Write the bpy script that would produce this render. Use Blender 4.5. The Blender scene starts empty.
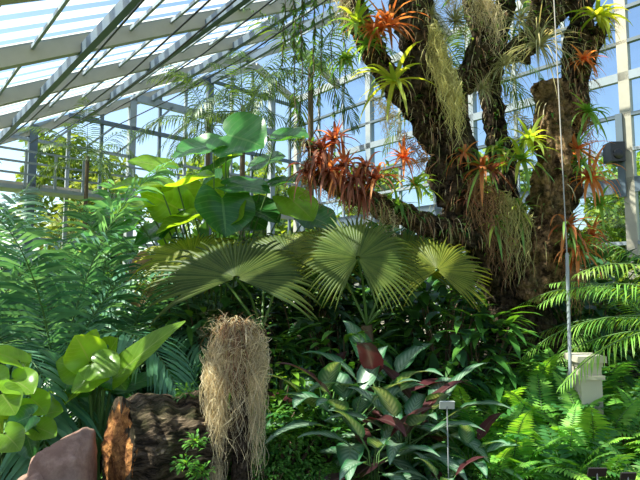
import bpy, math, random
from mathutils import Vector, Matrix, Euler, noise
R = random.Random(11)
FPX=500.0; CAMZ=1.7; PITCH=math.radians(5)
def V(*a): return Vector(a)
Z=V(0,0,1)
def Wp(px,py,d):
    F=V(0,math.cos(PITCH),math.sin(PITCH)); U=V(0,-math.sin(PITCH),math.cos(PITCH))
    r=F+V(1,0,0)*((px-320)/FPX)+U*((240-py)/FPX)
    r=r*(d/r.y)
    return V(r.x,r.y,r.z+CAMZ)
scene=bpy.context.scene
cam_d=bpy.data.cameras.new("camera"); cam=bpy.data.objects.new("camera",cam_d)
scene.collection.objects.link(cam); scene.camera=cam
cam.location=(0,0,CAMZ); cam.rotation_euler=(math.radians(90)+PITCH,0,0)
cam_d.sensor_width=36; cam_d.lens=36*FPX/640; cam_d.clip_end=500
scene.view_settings.view_transform='Standard'

# ------------------------------------------------------------------ materials
def nodes(name):
    m=bpy.data.materials.new(name); m.use_nodes=True
    nt=m.node_tree; nt.nodes.clear()
    return m,nt,nt.nodes,nt.links
def mixc(N,L,fac,a,b,mode='MIX'):
    n=N.new('ShaderNodeMix'); n.data_type='RGBA'; n.blend_type=mode
    def s(i,v):
        if isinstance(v,(tuple,list)): n.inputs[i].default_value=(*v[:3],1)
        elif isinstance(v,(int,float)): n.inputs[i].default_value=v
        else: L.new(v,n.inputs[i])
    s(0,fac); s(6,a); s(7,b)
    return n.outputs[2]
def math_(N,L,op,a,b=None,c=None,clamp=False):
    n=N.new('ShaderNodeMath'); n.operation=op; n.use_clamp=clamp
    for i,v in enumerate((a,b,c)):
        if v is None: continue
        if isinstance(v,(int,float)): n.inputs[i].default_value=v
        else: L.new(v,n.inputs[i])
    return n.outputs[0]
def leaf_mat(name,c1,c2,trans=0.4,rough=0.45,vein=None,veinw=0.05,lateral=0.0,stripe=None,back=None,spec=0.35,tcol=None):
    m,nt,N,L=nodes(name)
    geo=N.new('ShaderNodeNewGeometry'); tc=N.new('ShaderNodeTexCoord')
    col=mixc(N,L,geo.outputs['Random Per Island'],c1,c2)
    oi=N.new('ShaderNodeObjectInfo')
    hs=N.new('ShaderNodeHueSaturation'); L.new(col,hs.inputs['Color'])
    mr=N.new('ShaderNodeMapRange'); L.new(oi.outputs['Random'],mr.inputs[0]); mr.inputs[3].default_value=0.8; mr.inputs[4].default_value=1.4
    L.new(mr.outputs[0],hs.inputs['Value'])
    nz=N.new('ShaderNodeTexNoise'); nz.inputs['Scale'].default_value=6; L.new(tc.outputs['Object'],nz.inputs['Vector'])
    mr2=N.new('ShaderNodeMapRange'); L.new(nz.outputs[0],mr2.inputs[0]); mr2.inputs[1].default_value=.3; mr2.inputs[2].default_value=.7; mr2.inputs[3].default_value=.75; mr2.inputs[4].default_value=1.2
    hs2=N.new('ShaderNodeHueSaturation'); L.new(hs.outputs[0],hs2.inputs['Color']); L.new(mr2.outputs[0],hs2.inputs['Value'])
    col=hs2.outputs[0]
    sep=N.new('ShaderNodeSeparateXYZ'); L.new(tc.outputs['UV'],sep.inputs[0])
    au=math_(N,L,'ABSOLUTE',math_(N,L,'SUBTRACT',sep.outputs[0],0.5))
    if stripe or lateral:
        w=math_(N,L,'SINE',math_(N,L,'MULTIPLY',math_(N,L,'SUBTRACT',sep.outputs[1],math_(N,L,'MULTIPLY',au,0.5)),60.0))
        if stripe:
            band=math_(N,L,'MULTIPLY',math_(N,L,'SUBTRACT',.42,au),4.0,clamp=True)
            st=math_(N,L,'MULTIPLY',math_(N,L,'MULTIPLY_ADD',w,0.22,0.42),band,clamp=True)
        else:
            st=math_(N,L,'MULTIPLY',math_(N,L,'GREATER_THAN',w,0.85),lateral)
        col=mixc(N,L,st,col,stripe or vein)
    if vein:
        vf=math_(N,L,'LESS_THAN',au,veinw)
        col=mixc(N,L,math_(N,L,'MULTIPLY',vf,0.7),col,vein)
    if back: col=mixc(N,L,geo.outputs['Backfacing'],col,back)
    p=N.new('ShaderNodeBsdfPrincipled'); L.new(col,p.inputs['Base Color']); p.inputs['Roughness'].default_value=rough
    p.inputs['Specular IOR Level'].default_value=spec
    t=N.new('ShaderNodeBsdfTranslucent')
    tcc=mixc(N,L,1.0,col,tcol or (1.9,1.55,0.42),'MULTIPLY'); L.new(tcc,t.inputs[0])
    mx=N.new('ShaderNodeMixShader'); mx.inputs[0].default_value=trans
    L.new(p.outputs[0],mx.inputs[1]); L.new(t.outputs[0],mx.inputs[2])
    o=N.new('ShaderNodeOutputMaterial'); L.new(mx.outputs[0],o.inputs[0])
    return m
def bark_mat(name,c1,c2,c3,scale=8,bump=0.8,moss=0.5,stretch=(1,1,1),dist=.06):
    m,nt,N,L=nodes(name)
    tc=N.new('ShaderNodeTexCoord'); mp=N.new('ShaderNodeMapping'); mp.inputs['Scale'].default_value=stretch
    L.new(tc.outputs['Object'],mp.inputs[0])
    n1=N.new('ShaderNodeTexNoise'); n1.inputs['Scale'].default_value=scale; n1.inputs['Detail'].default_value=10; n1.inputs['Roughness'].default_value=.75; L.new(mp.outputs[0],n1.inputs['Vector'])
    v=N.new('ShaderNodeTexVoronoi'); v.inputs['Scale'].default_value=scale*2.2; L.new(mp.outputs[0],v.inputs['Vector'])
    n2=N.new('ShaderNodeTexNoise'); n2.inputs['Scale'].default_value=scale*.35; L.new(mp.outputs[0],n2.inputs['Vector']); n2.inputs['Detail'].default_value=5
    r1=N.new('ShaderNodeMapRange'); L.new(n1.outputs[0],r1.inputs[0]); r1.inputs[1].default_value=.42; r1.inputs[2].default_value=.62
    col=mixc(N,L,r1.outputs[0],c1,c2)
    r2=N.new('ShaderNodeMapRange'); L.new(n2.outputs[0],r2.inputs[0]); r2.inputs[1].default_value=.5; r2.inputs[2].default_value=.62; r2.inputs[4].default_value=moss
    col=mixc(N,L,r2.outputs[0],col,c3)
    p=N.new('ShaderNodeBsdfPrincipled'); L.new(col,p.inputs['Base Color']); p.inputs['Roughness'].default_value=.9; p.inputs['Specular IOR Level'].default_value=.15
    h=math_(N,L,'ADD',math_(N,L,'MULTIPLY',n1.outputs[0],1.6),v.outputs['Distance'])
    b=N.new('ShaderNodeBump'); b.inputs['Strength'].default_value=bump; b.inputs['Distance'].default_value=dist; L.new(h,b.inputs['Height']); L.new(b.outputs[0],p.inputs['Normal'])
    o=N.new('ShaderNodeOutputMaterial'); L.new(p.outputs[0],o.inputs[0])
    return m
def log_mat():
    # bark furrows run along the log: UV u = round the log, v = along it
    m,nt,N,L=nodes('log_bark')
    tc=N.new('ShaderNodeTexCoord'); mp=N.new('ShaderNodeMapping'); mp.inputs['Scale'].default_value=(46,5,1); L.new(tc.outputs['UV'],mp.inputs[0])
    n1=N.new('ShaderNodeTexNoise'); n1.inputs['Scale'].default_value=1; n1.inputs['Detail'].default_value=6; n1.inputs['Roughness'].default_value=.65; n1.inputs['Distortion'].default_value=.6; L.new(mp.outputs[0],n1.inputs['Vector'])
    r=N.new('ShaderNodeMapRange'); L.new(n1.outputs[0],r.inputs[0]); r.inputs[1].default_value=.40; r.inputs[2].default_value=.62
    n2=N.new('ShaderNodeTexNoise'); n2.inputs['Scale'].default_value=4; n2.inputs['Detail'].default_value=5; L.new(tc.outputs['Object'],n2.inputs['Vector'])
    r2=N.new('ShaderNodeMapRange'); L.new(n2.outputs[0],r2.inputs[0]); r2.inputs[1].default_value=.5; r2.inputs[2].default_value=.65; r2.inputs[4].default_value=.5
    c=mixc(N,L,r.outputs[0],(.018,.012,.008),(.30,.21,.14)); c=mixc(N,L,r2.outputs[0],c,(.10,.11,.04))
    p=N.new('ShaderNodeBsdfPrincipled'); L.new(c,p.inputs['Base Color']); p.inputs['Roughness'].default_value=.9; p.inputs['Specular IOR Level'].default_value=.15
    b=N.new('ShaderNodeBump'); b.inputs['Strength'].default_value=1; b.inputs['Distance'].default_value=.08; L.new(r.outputs[0],b.inputs['Height']); L.new(b.outputs[0],p.inputs['Normal'])
    o=N.new('ShaderNodeOutputMaterial'); L.new(p.outputs[0],o.inputs[0]); return m
def plain(name,c,rough=.5,metal=0,c2=None,scale=5):
    m,nt,N,L=nodes(name)
    tc=N.new('ShaderNodeTexCoord'); n1=N.new('ShaderNodeTexNoise'); n1.inputs['Scale'].default_value=scale; n1.inputs['Detail'].default_value=6; L.new(tc.outputs['Object'],n1.inputs['Vector'])
    c2=c2 or tuple(x*.75 for x in c)
    p=N.new('ShaderNodeBsdfPrincipled'); L.new(mixc(N,L,n1.outputs[0],c2,c),p.inputs['Base Color']); p.inputs['Roughness'].default_value=rough; p.inputs['Metallic'].default_value=metal
    o=N.new('ShaderNodeOutputMaterial'); L.new(p.outputs[0],o.inputs[0]); return m
def glass_mat(name,tint,g=.06):
    m,nt,N,L=nodes(name)
    t=N.new('ShaderNodeBsdfTransparent'); t.inputs[0].default_value=(*tint,1)
    gl=N.new('ShaderNodeBsdfGlossy'); gl.inputs['Roughness'].default_value=.05
    mx=N.new('ShaderNodeMixShader'); mx.inputs[0].default_value=g
    L.new(t.outputs[0],mx.inputs[1]); L.new(gl.outputs[0],mx.inputs[2])
    o=N.new('ShaderNodeOutputMaterial'); L.new(mx.outputs[0],o.inputs[0]); return m

M_bark=bark_mat('bark',(.012,.009,.007),(.24,.165,.11),(.12,.12,.07),scale=7,bump=1,moss=.45,dist=.18)
M_bark_lit=bark_mat('bark_sunlit',(.04,.02,.01),(.62,.38,.19),(.25,.22,.11),scale=7,bump=1,moss=.3,dist=.15)  # brighter copy of the tree bark: sunlight on the cut stub put into its colour
M_log=log_mat()
M_cut=bark_mat('log_cut',(.20,.07,.03),(.80,.36,.12),(.10,.05,.02),scale=9,bump=1,moss=.6)
M_rock=bark_mat('rock',(.24,.14,.11),(.42,.27,.21),(.18,.13,.11),scale=4,bump=.4,moss=.6,dist=.03)
M_soil=bark_mat('soil',(.02,.014,.009),(.07,.05,.03),(.03,.06,.015),scale=3,bump=.6,moss=.7)
M_lawn=bark_mat('lawn',(.08,.14,.03),(.2,.3,.07),(.25,.26,.1),scale=1,bump=.1,moss=.6)
M_steel=plain('steel_light',(.34,.38,.43),.5)
M_cream=plain('steel_cream',(.50,.45,.37),.5)
M_dsteel=plain('steel_dark',(.12,.16,.21),.45)
M_glass=glass_mat('glass',(.82,.92,1),.03)
M_glassb=glass_mat('glass_blue',(.66,.80,.96),.03)
M_black=plain('black_plastic',(.015,.015,.018),.4)
M_white=plain('white_stone',(.58,.52,.42),.8)
M_label=plain('grey_label',(.55,.57,.55),.5)
M_wire=plain('wire',(.35,.36,.38),.4)
def blindmat():
    m,nt,N,L=nodes('blind_fabric')
    p=N.new('ShaderNodeBsdfDiffuse'); p.inputs[0].default_value=(.8,.8,.78,1)
    t=N.new('ShaderNodeBsdfTranslucent'); t.inputs[0].default_value=(.8,.8,.78,1)
    mx=N.new('ShaderNodeMixShader'); mx.inputs[0].default_value=.5
    L.new(p.outputs[0],mx.inputs[1]); L.new(t.outputs[0],mx.inputs[2])
    o=N.new('ShaderNodeOutputMaterial'); L.new(mx.outputs[0],o.inputs[0]); return m
M_blind=blindmat()
L_dark=leaf_mat('leaf_dark',(.015,.06,.03),(.06,.16,.06),.3,.4)
L_palmd=leaf_mat('leaf_palm_dark',(.04,.09,.03),(.11,.19,.05),.4,.4)
L_mid=leaf_mat('leaf_mid',(.035,.13,.025),(.13,.30,.05),.4,.4)
L_bright=leaf_mat('leaf_bright',(.12,.30,.03),(.28,.48,.05),.5,.4)
L_blue=leaf_mat('leaf_bluegreen',(.045,.15,.09),(.15,.31,.18),.35,.35,spec=.5,tcol=(1.6,1.5,.6))
L_palmr=leaf_mat('leaf_palm_green',(.10,.28,.05),(.30,.48,.10),.45,.45)
L_fern=leaf_mat('leaf_fern',(.09,.30,.04),(.24,.46,.08),.45,.5)
L_fernd=leaf_mat('leaf_fern_dark',(.03,.14,.035),(.09,.25,.06),.4,.5)
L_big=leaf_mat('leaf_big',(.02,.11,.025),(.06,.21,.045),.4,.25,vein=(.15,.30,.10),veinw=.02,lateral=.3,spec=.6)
L_bigb=leaf_mat('leaf_big_bright_lit',(.12,.31,.03),(.28,.46,.04),.6,.25,vein=(.38,.5,.12),veinw=.02,lateral=.25,spec=.5)  # sunlit copy of leaf_big, light painted in; also serves plain bright-green plants
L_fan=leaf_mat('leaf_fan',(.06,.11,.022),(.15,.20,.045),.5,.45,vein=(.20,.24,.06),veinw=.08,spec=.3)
L_fan_lit=leaf_mat('leaf_fan_sunlit',(.15,.22,.02),(.36,.40,.05),.6,.4,vein=(.5,.52,.12),veinw=.08)  # golden copy of leaf_fan: sun glow through the fans painted into the colour
L_agl=leaf_mat('leaf_striped',(.03,.10,.045),(.05,.17,.07),.25,.3,vein=(.25,.35,.2),veinw=.03,stripe=(.46,.58,.46),spec=.6)
L_red=leaf_mat('leaf_maroon',(.03,.012,.016),(.08,.02,.025),.2,.35,vein=(.15,.08,.08),tcol=(1.5,.7,.6),spec=.5)
L_bor=leaf_mat('brom_orange',(.42,.12,.04),(.76,.34,.12),.5,.5,tcol=(1.4,.95,.6))
L_brr=leaf_mat('brom_maroon',(.13,.055,.035),(.38,.14,.08),.35,.5,tcol=(1.4,.8,.7))
L_bry=leaf_mat('brom_yellow',(.22,.38,.05),(.50,.56,.12),.5,.4)
L_brg=leaf_mat('brom_green',(.07,.22,.05),(.24,.40,.10),.4,.4)
L_brs=leaf_mat('brom_silver',(.28,.28,.14),(.5,.48,.28),.4,.6,tcol=(1.2,1.1,.8))
L_moss=leaf_mat('moss_grey',(.36,.29,.18),(.82,.70,.48),.4,.9,tcol=(1.15,1.05,.8),spec=.1)
L_mossg=leaf_mat('moss_gold',(.28,.27,.12),(.62,.57,.26),.4,.9,tcol=(1.2,1.1,.7),spec=.1)
L_root=leaf_mat('wiry_root',(.13,.065,.035),(.40,.23,.12),.2,.8,tcol=(1.2,.9,.6))
L_dry=leaf_mat('dry_leaf',(.35,.2,.12),(.5,.3,.18),.4,.6,tcol=(1.2,1,.8))
L_out=leaf_mat('outdoor_leaf',(.08,.18,.03),(.24,.34,.06),.4,.6)
L_outy=leaf_mat('outdoor_leaf_yellow',(.22,.30,.06),(.38,.42,.10),.4,.6,tcol=(1.3,1.3,.5))
M_stem=plain('stem_green',(.10,.2,.05),.5)
M_stemb=plain('stem_brown',(.14,.09,.05),.7)

# ------------------------------------------------------------------ mesh builder
class MB:
    def __init__(s): s.v=[];s.f=[];s.uv=[];s.mi=[];s.mats=[]
    def mat(s,m):
        if m not in s.mats: s.mats.append(m)
        return s.mats.index(m)
    def add(s,vs,fs,uvs,m):
        o=len(s.v); s.v+=vs; s.uv+=uvs; k=s.mat(m)
        for f in fs: s.f.append(tuple(i+o for i in f)); s.mi.append(k)
    def mesh(s,name,origin=None,smooth=True):
        me=bpy.data.meshes.new(name)
        vs=s.v if origin is None else [p-origin for p in s.v]
        me.from_pydata([tuple(p) for p in vs],[],s.f)
        for m in s.mats: me.materials.append(m)
        me.polygons.foreach_set('material_index',s.mi)
        me.polygons.foreach_set('use_smooth',[smooth]*len(s.f))
        uvl=me.uv_layers.new(name='UVMap')
        li=[0]*len(me.loops); me.loops.foreach_get('vertex_index',li)
        flat=[]
        for i in li: flat+=s.uv[i]
        uvl.data.foreach_set('uv',flat)
        me.update(); return me
def obj(name,data,loc=(0,0,0),parent=None,label=None,cat=None,kind=None,group=None):
    o=bpy.data.objects.new(name,data); o.location=loc
    scene.collection.objects.link(o)
    if parent: o.parent=parent
    if label:o['label']=label
    if cat:o['category']=cat
    if kind:o['kind']=kind
    if group:o['group']=group
    return o
def copy_thing(root,loc,rz=0,sc=1,tilt=(0,0),label=None):
    n=root.copy(); scene.collection.objects.link(n)
    n.location=loc; n.rotation_euler=(tilt[0],tilt[1],rz); n.scale=(sc,sc,sc)
    for c in root.children:
        k=c.copy(); scene.collection.objects.link(k); k.parent=n
    if label: n['label']=label
    return n
def frame(t,hint):
    s=t.cross(hint)
    if s.length<1e-3: s=t.cross(V(0.3,1,0.1))
    s.normalize(); return s, s.cross(t).normalized()
def arc(base,d,L,droop,n):
    pts=[base.copy()]; d=d.normalized(); p=base.copy(); st=L/n
    for i in range(n):
        d=(d+V(0,0,-droop/n*(.4+1.2*(i+1)/n))).normalized()
        p=p+d*st; pts.append(p.copy())
    return pts
P_lance=lambda t: max(0.02,math.sin(math.pi*min(1,t**.75*.97+.03)))**.9
P_ov=lambda t: max(0.02,math.sin(math.pi*min(1,t**.62*.95+.05)))**.75
P_strap=lambda t: (1-t**3)*.97+.03
P_taper=lambda t: (1-t)**.7*.97+.03
def strip(M,pts,hint,w,prof,mat,fold=.15,across=3,wave=0):
    n=len(pts); vs=[];uv=[];fs=[]
    for i,p in enumerate(pts):
        t=(pts[min(i+1,n-1)]-pts[max(i-1,0)]).normalized()
        s,nn=frame(t,hint); k=i/(n-1); ww=w*prof(k)*.5
        for j in range(across):
            a=-1+2*j/(across-1)
            off=nn*(fold*abs(a)*ww)
            if wave and abs(a)>.9: off+=nn*(wave*math.sin(k*14+a*2)*ww)
            vs.append(p+s*(a*ww)+off); uv.append((j/(across-1),k))
    for i in range(n-1):
        for j in range(across-1):
            a=i*across+j; fs.append((a,a+1,a+across+1,a+across))
    M.add(vs,fs,uv,mat)
def blade(M,base,d,L,w,droop,mat,prof=P_lance,n=4,fold=.2,hint=Z,across=3,wave=0):
    strip(M,arc(base,d,L,droop,n),hint,w,prof,mat,fold,across,wave)
def tube(M,pts,rad,mat,seg=6,amp=0,fs_=2.0,cap=False,ridge=0,ridgef=(5,11)):
    n=len(pts); vs=[];uv=[];fs=[]
    t0=(pts[1]-pts[0]).normalized(); s,nn=frame(t0,V(.1,.2,1) if abs(t0.z)<.9 else V(1,.1,0))
    for i,p in enumerate(pts):
        t=(pts[min(i+1,n-1)]-pts[max(i-1,0)]).normalized()
        s=(s-t*s.dot(t)).normalized(); nn=t.cross(s)
        r=rad[i] if hasattr(rad,'__len__') else rad
        for j in range(seg):
            a=2*math.pi*j/seg; dd=s*math.cos(a)+nn*math.sin(a); rr=r
            if amp:
                q=p+dd*r
                rr=r*(1+amp*noise.noise(q*fs_)+amp*.7*noise.noise(q*fs_*2.7)+amp*.6*noise.noise(q*fs_*7))
            if ridge: rr+=r*ridge*(noise.noise(V(math.cos(a)*ridgef[0],math.sin(a)*ridgef[0],i*.10))- abs(noise.noise(V(math.cos(a)*ridgef[1],math.sin(a)*ridgef[1],i*.08))))
            vs.append(p+dd*rr); uv.append((j/seg,i/(n-1)))
    for i in range(n-1):
        for j in range(seg):
            a=i*seg+j; b=i*seg+(j+1)%seg; fs.append((a,b,b+seg,a+seg))
    if cap: fs.append(tuple(range((n-1)*seg,n*seg))); fs.append(tuple(reversed(range(seg))))
    M.add(vs,fs,uv,mat)
def smooth(ctrl,k=6):
    out=[]; n=len(ctrl)
    for i in range(n-1):
        p0=ctrl[max(i-1,0)];p1=ctrl[i];p2=ctrl[i+1];p3=ctrl[min(i+2,n-1)]
        for j in range(k):
            t=j/k
            out.append([.5*((2*b)+(-a+c)*t+(2*a-5*b+4*c-d)*t*t+(-a+3*b-3*c+d)*t**3) for a,b,c,d in zip(p0,p1,p2,p3)])
    out.append(list(ctrl[-1])); return out
def tube4(M,ctrl,mat,seg=20,amp=.2,k=6,cap=True,fs_=2.5):
    c=[(*Wp(a,b,d),r) for a,b,d,r in ctrl]; s=smooth(c,k)
    tube(M,[V(*q[:3]) for q in s],[q[3] for q in s],mat,seg,amp,fs_,cap,ridge=.5,ridgef=(2.5,7))
    return s
def heart(M,base,d,nrm,L,w,mat,droop=.4,lobes=.3,n=12,across=9,cup=.12):
    pts=arc(base,d,L,droop,n); vs=[];uv=[];fs=[]
    for i,p in enumerate(pts):
        k=i/n; t=(pts[min(i+1,n)]-pts[max(i-1,0)]).normalized(); s,nn=frame(t,nrm)
        ww=w*.5*max(.01,(1-k**2.2)**.75*(.74+.5*math.sin(k*math.pi*.9)))*(1 if k<.97 else .3)
        for j in range(across):
            a=-1+2*j/(across-1)
            sh=lobes*L*math.sin(math.pi*min(abs(a),1)*.72)*(1-k)**2.2
            vs.append(p+s*(a*ww)-t*sh+nn*(cup*ww*abs(a)-.10*ww*math.sin(abs(a)*3)+.06*ww*math.sin(k*12)*abs(a)))
            uv.append((j/(across-1),k))
    for i in range(n):
        for j in range(across-1):
            a=i*across+j; fs.append((a,a+1,a+across+1,a+across))
    M.add(vs,fs,uv,mat)
def fan(M,hub,u,nrm,Rr,span,nseg,mat,droop=.1,split=.62,pleat=.02):
    u=u.normalized(); s=u.cross(nrm).normalized(); nn=s.cross(u).normalized()
    for k in range(nseg):
        a0=math.radians(-span/2+span*k/nseg); a1=math.radians(-span/2+span*(k+1)/nseg); am=(a0+a1)/2
        Rk=Rr*(1-.22*(abs(am)/math.pi)**2)*R.uniform(.92,1.05); dr=droop*R.uniform(.5,2.4)
        vs=[];uv=[];fs=[]; rows=[.04,.25,.42,split,.72,.84,.93,1.0]
        for i,r in enumerate(rows):
            q=0 if r<=split else (r-split)/(1-split)
            for j,a in enumerate((a0,am,a1)):
                aa=a+(am-a)*(q**.75)*.98
                dd=u*math.cos(aa)+s*math.sin(aa)
                dz=nn*((pleat*r*Rr*(1 if j==1 else -1))*(1-q*.5))+V(0,0,-dr*Rr*(q**2*.6)-droop*Rr*r**2.2*.5)
                vs.append(hub+dd*(Rk*r if r>split else Rr*(1-.22*(abs(a)/math.pi)**2)*r)+dz); uv.append((j/2,r))
        for i in range(len(rows)-1):
            for j in range(2):
                a=i*3+j; fs.append((a,a+1,a+4,a+3))
        M.add(vs,fs,uv,mat)
def frond(M,base,d,L,droop,nl,ll,lw,lmat,smat,ang=60,ldroop=.5,rr=.012,start=.12,vee=.15,n=12,ln=3,hint=Z,jit=.12,tri=False):
    pts=arc(base,d,L,droop,n)
    tube(M,pts,[rr*(1-.8*i/n) for i in range(n+1)],smat,4)
    for i in range(nl):
        k=start+(1-start)*(i+.5)/nl; x=k*n; a=min(int(x),n-1); p=pts[a].lerp(pts[a+1],x-a)
        t=(pts[a+1]-pts[a]).normalized(); s,nn=frame(t,hint)
        kk=(k-start)/(1-start)
        l=ll*((1-kk)**.8*min(1,kk*6+.4) if tri else (math.sin(math.pi*(kk*.82+.13))**.7))
        an=math.radians(ang*(1-.35*kk))
        for sg in (-1,1):
            dd=s*(sg*math.sin(an))+t*math.cos(an)+nn*vee+V(R.uniform(-jit,jit),R.uniform(-jit,jit),R.uniform(-jit,jit))
            blade(M,p,dd,l*R.uniform(.88,1.08),lw,ldroop,lmat,P_lance,ln,.15,hint=nn,across=3 if lw>.02 else 2)
def rosette(M,c,n,L,w,mat,droop=1.0,up=Z,lo=15,hi=80,prof=P_taper,seg=5,fold=.3,mat2=None,var=.35):
    up=up.normalized(); a_,b_=frame(up,V(.2,1,.1))
    for i in range(n):
        k=(i+.5)/n; az=i*2.39996+R.uniform(-.4,.4); el=math.radians(hi+(lo-hi)*k+R.uniform(-14,14))
        rad=a_*math.cos(az)+b_*math.sin(az)
        d=rad*math.cos(el)+up*math.sin(el)
        l=L*R.uniform(1-var,1+var*.4)*(.65+.35*k)
        blade(M,c+rad*.01,d,l,w*R.uniform(.8,1.1),droop*R.uniform(.5,1.7),mat2 if (mat2 and i%3==0) else mat,prof,seg,fold,hint=Z if abs(d.z)<.95 else rad)

# ------------------------------------------------------------------ world & light
w=bpy.data.worlds.new("world"); scene.world=w; w.use_nodes=True
wn=w.node_tree.nodes; wl=w.node_tree.links; wn.clear()
sky=wn.new('ShaderNodeTexSky'); sky.sky_type='NISHITA'; sky.sun_disc=False; sky.sun_elevation=math.radians(50); sky.sun_rotation=math.radians(-80); sky.air_density=1.2; sky.dust_density=1.2; sky.ozone_density=1.2
bg=wn.new('ShaderNodeBackground'); bg.inputs[1].default_value=.29
mm=mixc(wn,wl,1.0,sky.outputs[0],(1.0,.95,.87),'MULTIPLY')
wo=wn.new('ShaderNodeOutputWorld'); wl.new(mm,bg.inputs[0]); wl.new(bg.outputs[0],wo.inputs[0])
sd=bpy.data.lights.new('sun','SUN'); sd.energy=16; sd.angle=math.radians(.6); sd.color=(1,.86,.60)
so=bpy.data.objects.new('sun',sd); scene.collection.objects.link(so)
sdir=V(-.56,-.12,.82).normalized(); so.rotation_euler=sdir.to_track_quat('Z','Y').to_euler()

# ------------------------------------------------------------------ greenhouse shell
A=V(-.673,.740,0).normalized(); B=V(.740,.673,0).normalized()
def AB(a,b,z): return A*a+B*b+V(0,0,z)
A1=15.2; A0=-3; B0=-2.2; B1=12.6; BR=10.5
def rz(b): return 5.7+.55*(b-2.6) if b<=BR else rz(BR)-.45*(b-BR)
def beam(M,p,q,w,h,mat,upv=Z):
    t=(q-p).normalized(); s=t.cross(upv).normalized(); n=s.cross(t)
    vs=[e+s*(x*w/2)+n*(y*h/2) for e in (p,q) for x,y in ((-1,-1),(1,-1),(1,1),(-1,1))]
    M.add(vs,[(0,1,5,4),(1,2,6,5),(2,3,7,6),(3,0,4,7),(3,2,1,0),(4,5,6,7)],[(0,0)]*8,mat)
tn=[0]; wn_=[0]
def trim(p,q,w,h,mat,upv=Z):
    tn[0]+=1; M=MB(); beam(M,p,q,w,h,mat,upv); o=(p+q)/2
    obj('trim_%d'%tn[0],M.mesh('trim',o,False),o,kind='structure')
def window(c4,mat=None):
    wn_[0]+=1; M=MB(); M.add(list(c4),[(0,1,2,3)],[(0,0)]*4,mat or M_glass); o=sum(c4,V(0,0,0))/4
    obj('window_%d'%wn_[0],M.mesh('window',o,False),o,kind='structure')
M=MB(); nn_=60
vs=[];fs=[]
for i in range(nn_+1):
    for j in range(nn_+1):
        b=B0+(B1-B0)*i/nn_; a=A0+(A1-A0)*j/nn_
        p=AB(a,b,0); p.z=.05*noise.noise(p*.8)-.02; vs.append(p)
for i in range(nn_):
    for j in range(nn_):
        k=i*(nn_+1)+j; fs.append((k,k+1,k+nn_+2,k+nn_+1))
M.add(vs,fs,[(0,0)]*len(vs),M_soil); obj('floor',M.mesh('floor'),kind='structure')
M=MB(); M.add([V(-90,-20,-.25),V(90,-20,-.25),V(90,120,-.25),V(-90,120,-.25)],[(0,1,2,3)],[(0,0)]*4,M_lawn)
obj('ground',M.mesh('ground'),kind='structure')
def wallbox(name,p,q,h):
    M=MB(); beam(M,p+V(0,0,h/2-.1),q+V(0,0,h/2-.1),.2,h+.2,M_white); obj(name,M.mesh(name,None,False),kind='structure')
wallbox('wall_back',AB(A1,B0,0),AB(A1,B1,0),.8)
wallbox('wall_right',AB(A0,B1,0),AB(A1,B1,0),.8)
wallbox('wall_left',AB(A0,B0,0),AB(A1,B0,0),.8)
b=B0; bs=[]
while b<B1+.01: bs.append(b); b+=.9
for i,b in enumerate(bs):
    thick=(i%3==0)
    trim(AB(A1,b,.7),AB(A1,b,rz(b)),.22 if thick else .09,.2 if thick else .09,M_steel if i%2 else M_dsteel,B)
for z,h,mt in ((2.9,.08,M_steel),(4.3,.2,M_cream),(5.6,.08,M_steel),(6.5,.12,M_dsteel),(7.5,.24,M_steel),(8.8,.1,M_dsteel)):
    bstart=B0 if z<rz(B0) else 2.6+(z-5.7)/.55
    trim(AB(A1-.05,bstart,z),AB(A1-.05,B1,z),.12,h,mt)
b=2.7
while b<BR-1:
    trim(AB(A1-.08,b,6.5 if rz(b)>7.6 else 5.6),AB(A1-.08,b+.9,7.5 if rz(b)>7.6 else min(6.5,rz(b+.9))),.06,.06,M_steel,A); b+=.9
for i in range(0,len(bs)-1):
    window([AB(A1,bs[i],.7),AB(A1,bs[i+1],.7),AB(A1,bs[i+1],rz(bs[i+1])),AB(A1,bs[i],rz(bs[i]))])
M=MB(); beam(M,AB(A1-.45,B0+.1,4.15),AB(A1-.45,7.5,4.15),.7,.10,M_steel)
wk=obj('walkway',None,AB(A1-.45,2.6,4.15),label='narrow steel service walkway with a railing along the glass wall',cat='walkway')
obj('deck',M.mesh('deck',wk.location,False),parent=wk)
M=MB()
for zz in (.35,.65,.95): beam(M,AB(A1-.8,B0+.1,4.15+zz),AB(A1-.8,7.5,4.15+zz),.05,.05,M_steel)
obj('rail',M.mesh('rail',wk.location,False),parent=wk)
for i in range(14):
    M=MB(); bb=B0+.2+i*.7; beam(M,AB(A1-.8,bb,4.15),AB(A1-.8,bb,5.1),.06,.06,M_steel,B); obj('post',M.mesh('post',wk.location,False),parent=wk)
ZR=rz(B1)
aa=[A1-1.3*i for i in range(15)]
for i,a in enumerate(aa):
    th=i%3==0
    trim(AB(a,B1,.7),AB(a,B1,ZR),.22 if th else .08,.22 if th else .08,M_steel if i!=9 else M_cream,A)
for z,h,mt in ((2.6,.08,M_steel),(3.9,.34,M_dsteel),(4.7,.08,M_steel),(5.5,.08,M_dsteel),(6.4,.2,M_steel),(7.2,.08,M_dsteel),(8.0,.08,M_dsteel),(ZR,.25,M_steel)):
    trim(AB(A0,B1-.05,z),AB(A1,B1-.05,z),.12,h,mt)
for i in range(len(aa)-1):
    window([AB(aa[i],B1,.7),AB(aa[i+1],B1,.7),AB(aa[i+1],B1,ZR),AB(aa[i],B1,ZR)],M_glassb)
ras=[A1-2.4*i for i in range(6)]
for a in ras:
    trim(AB(a,B0,rz(B0)-.12),AB(a,BR,rz(BR)-.12),.16,.26,M_cream)
    trim(AB(a,BR,rz(BR)-.12),AB(a,B1,rz(B1)-.12),.16,.26,M_cream)
b=B0+.3; i=0
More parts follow.
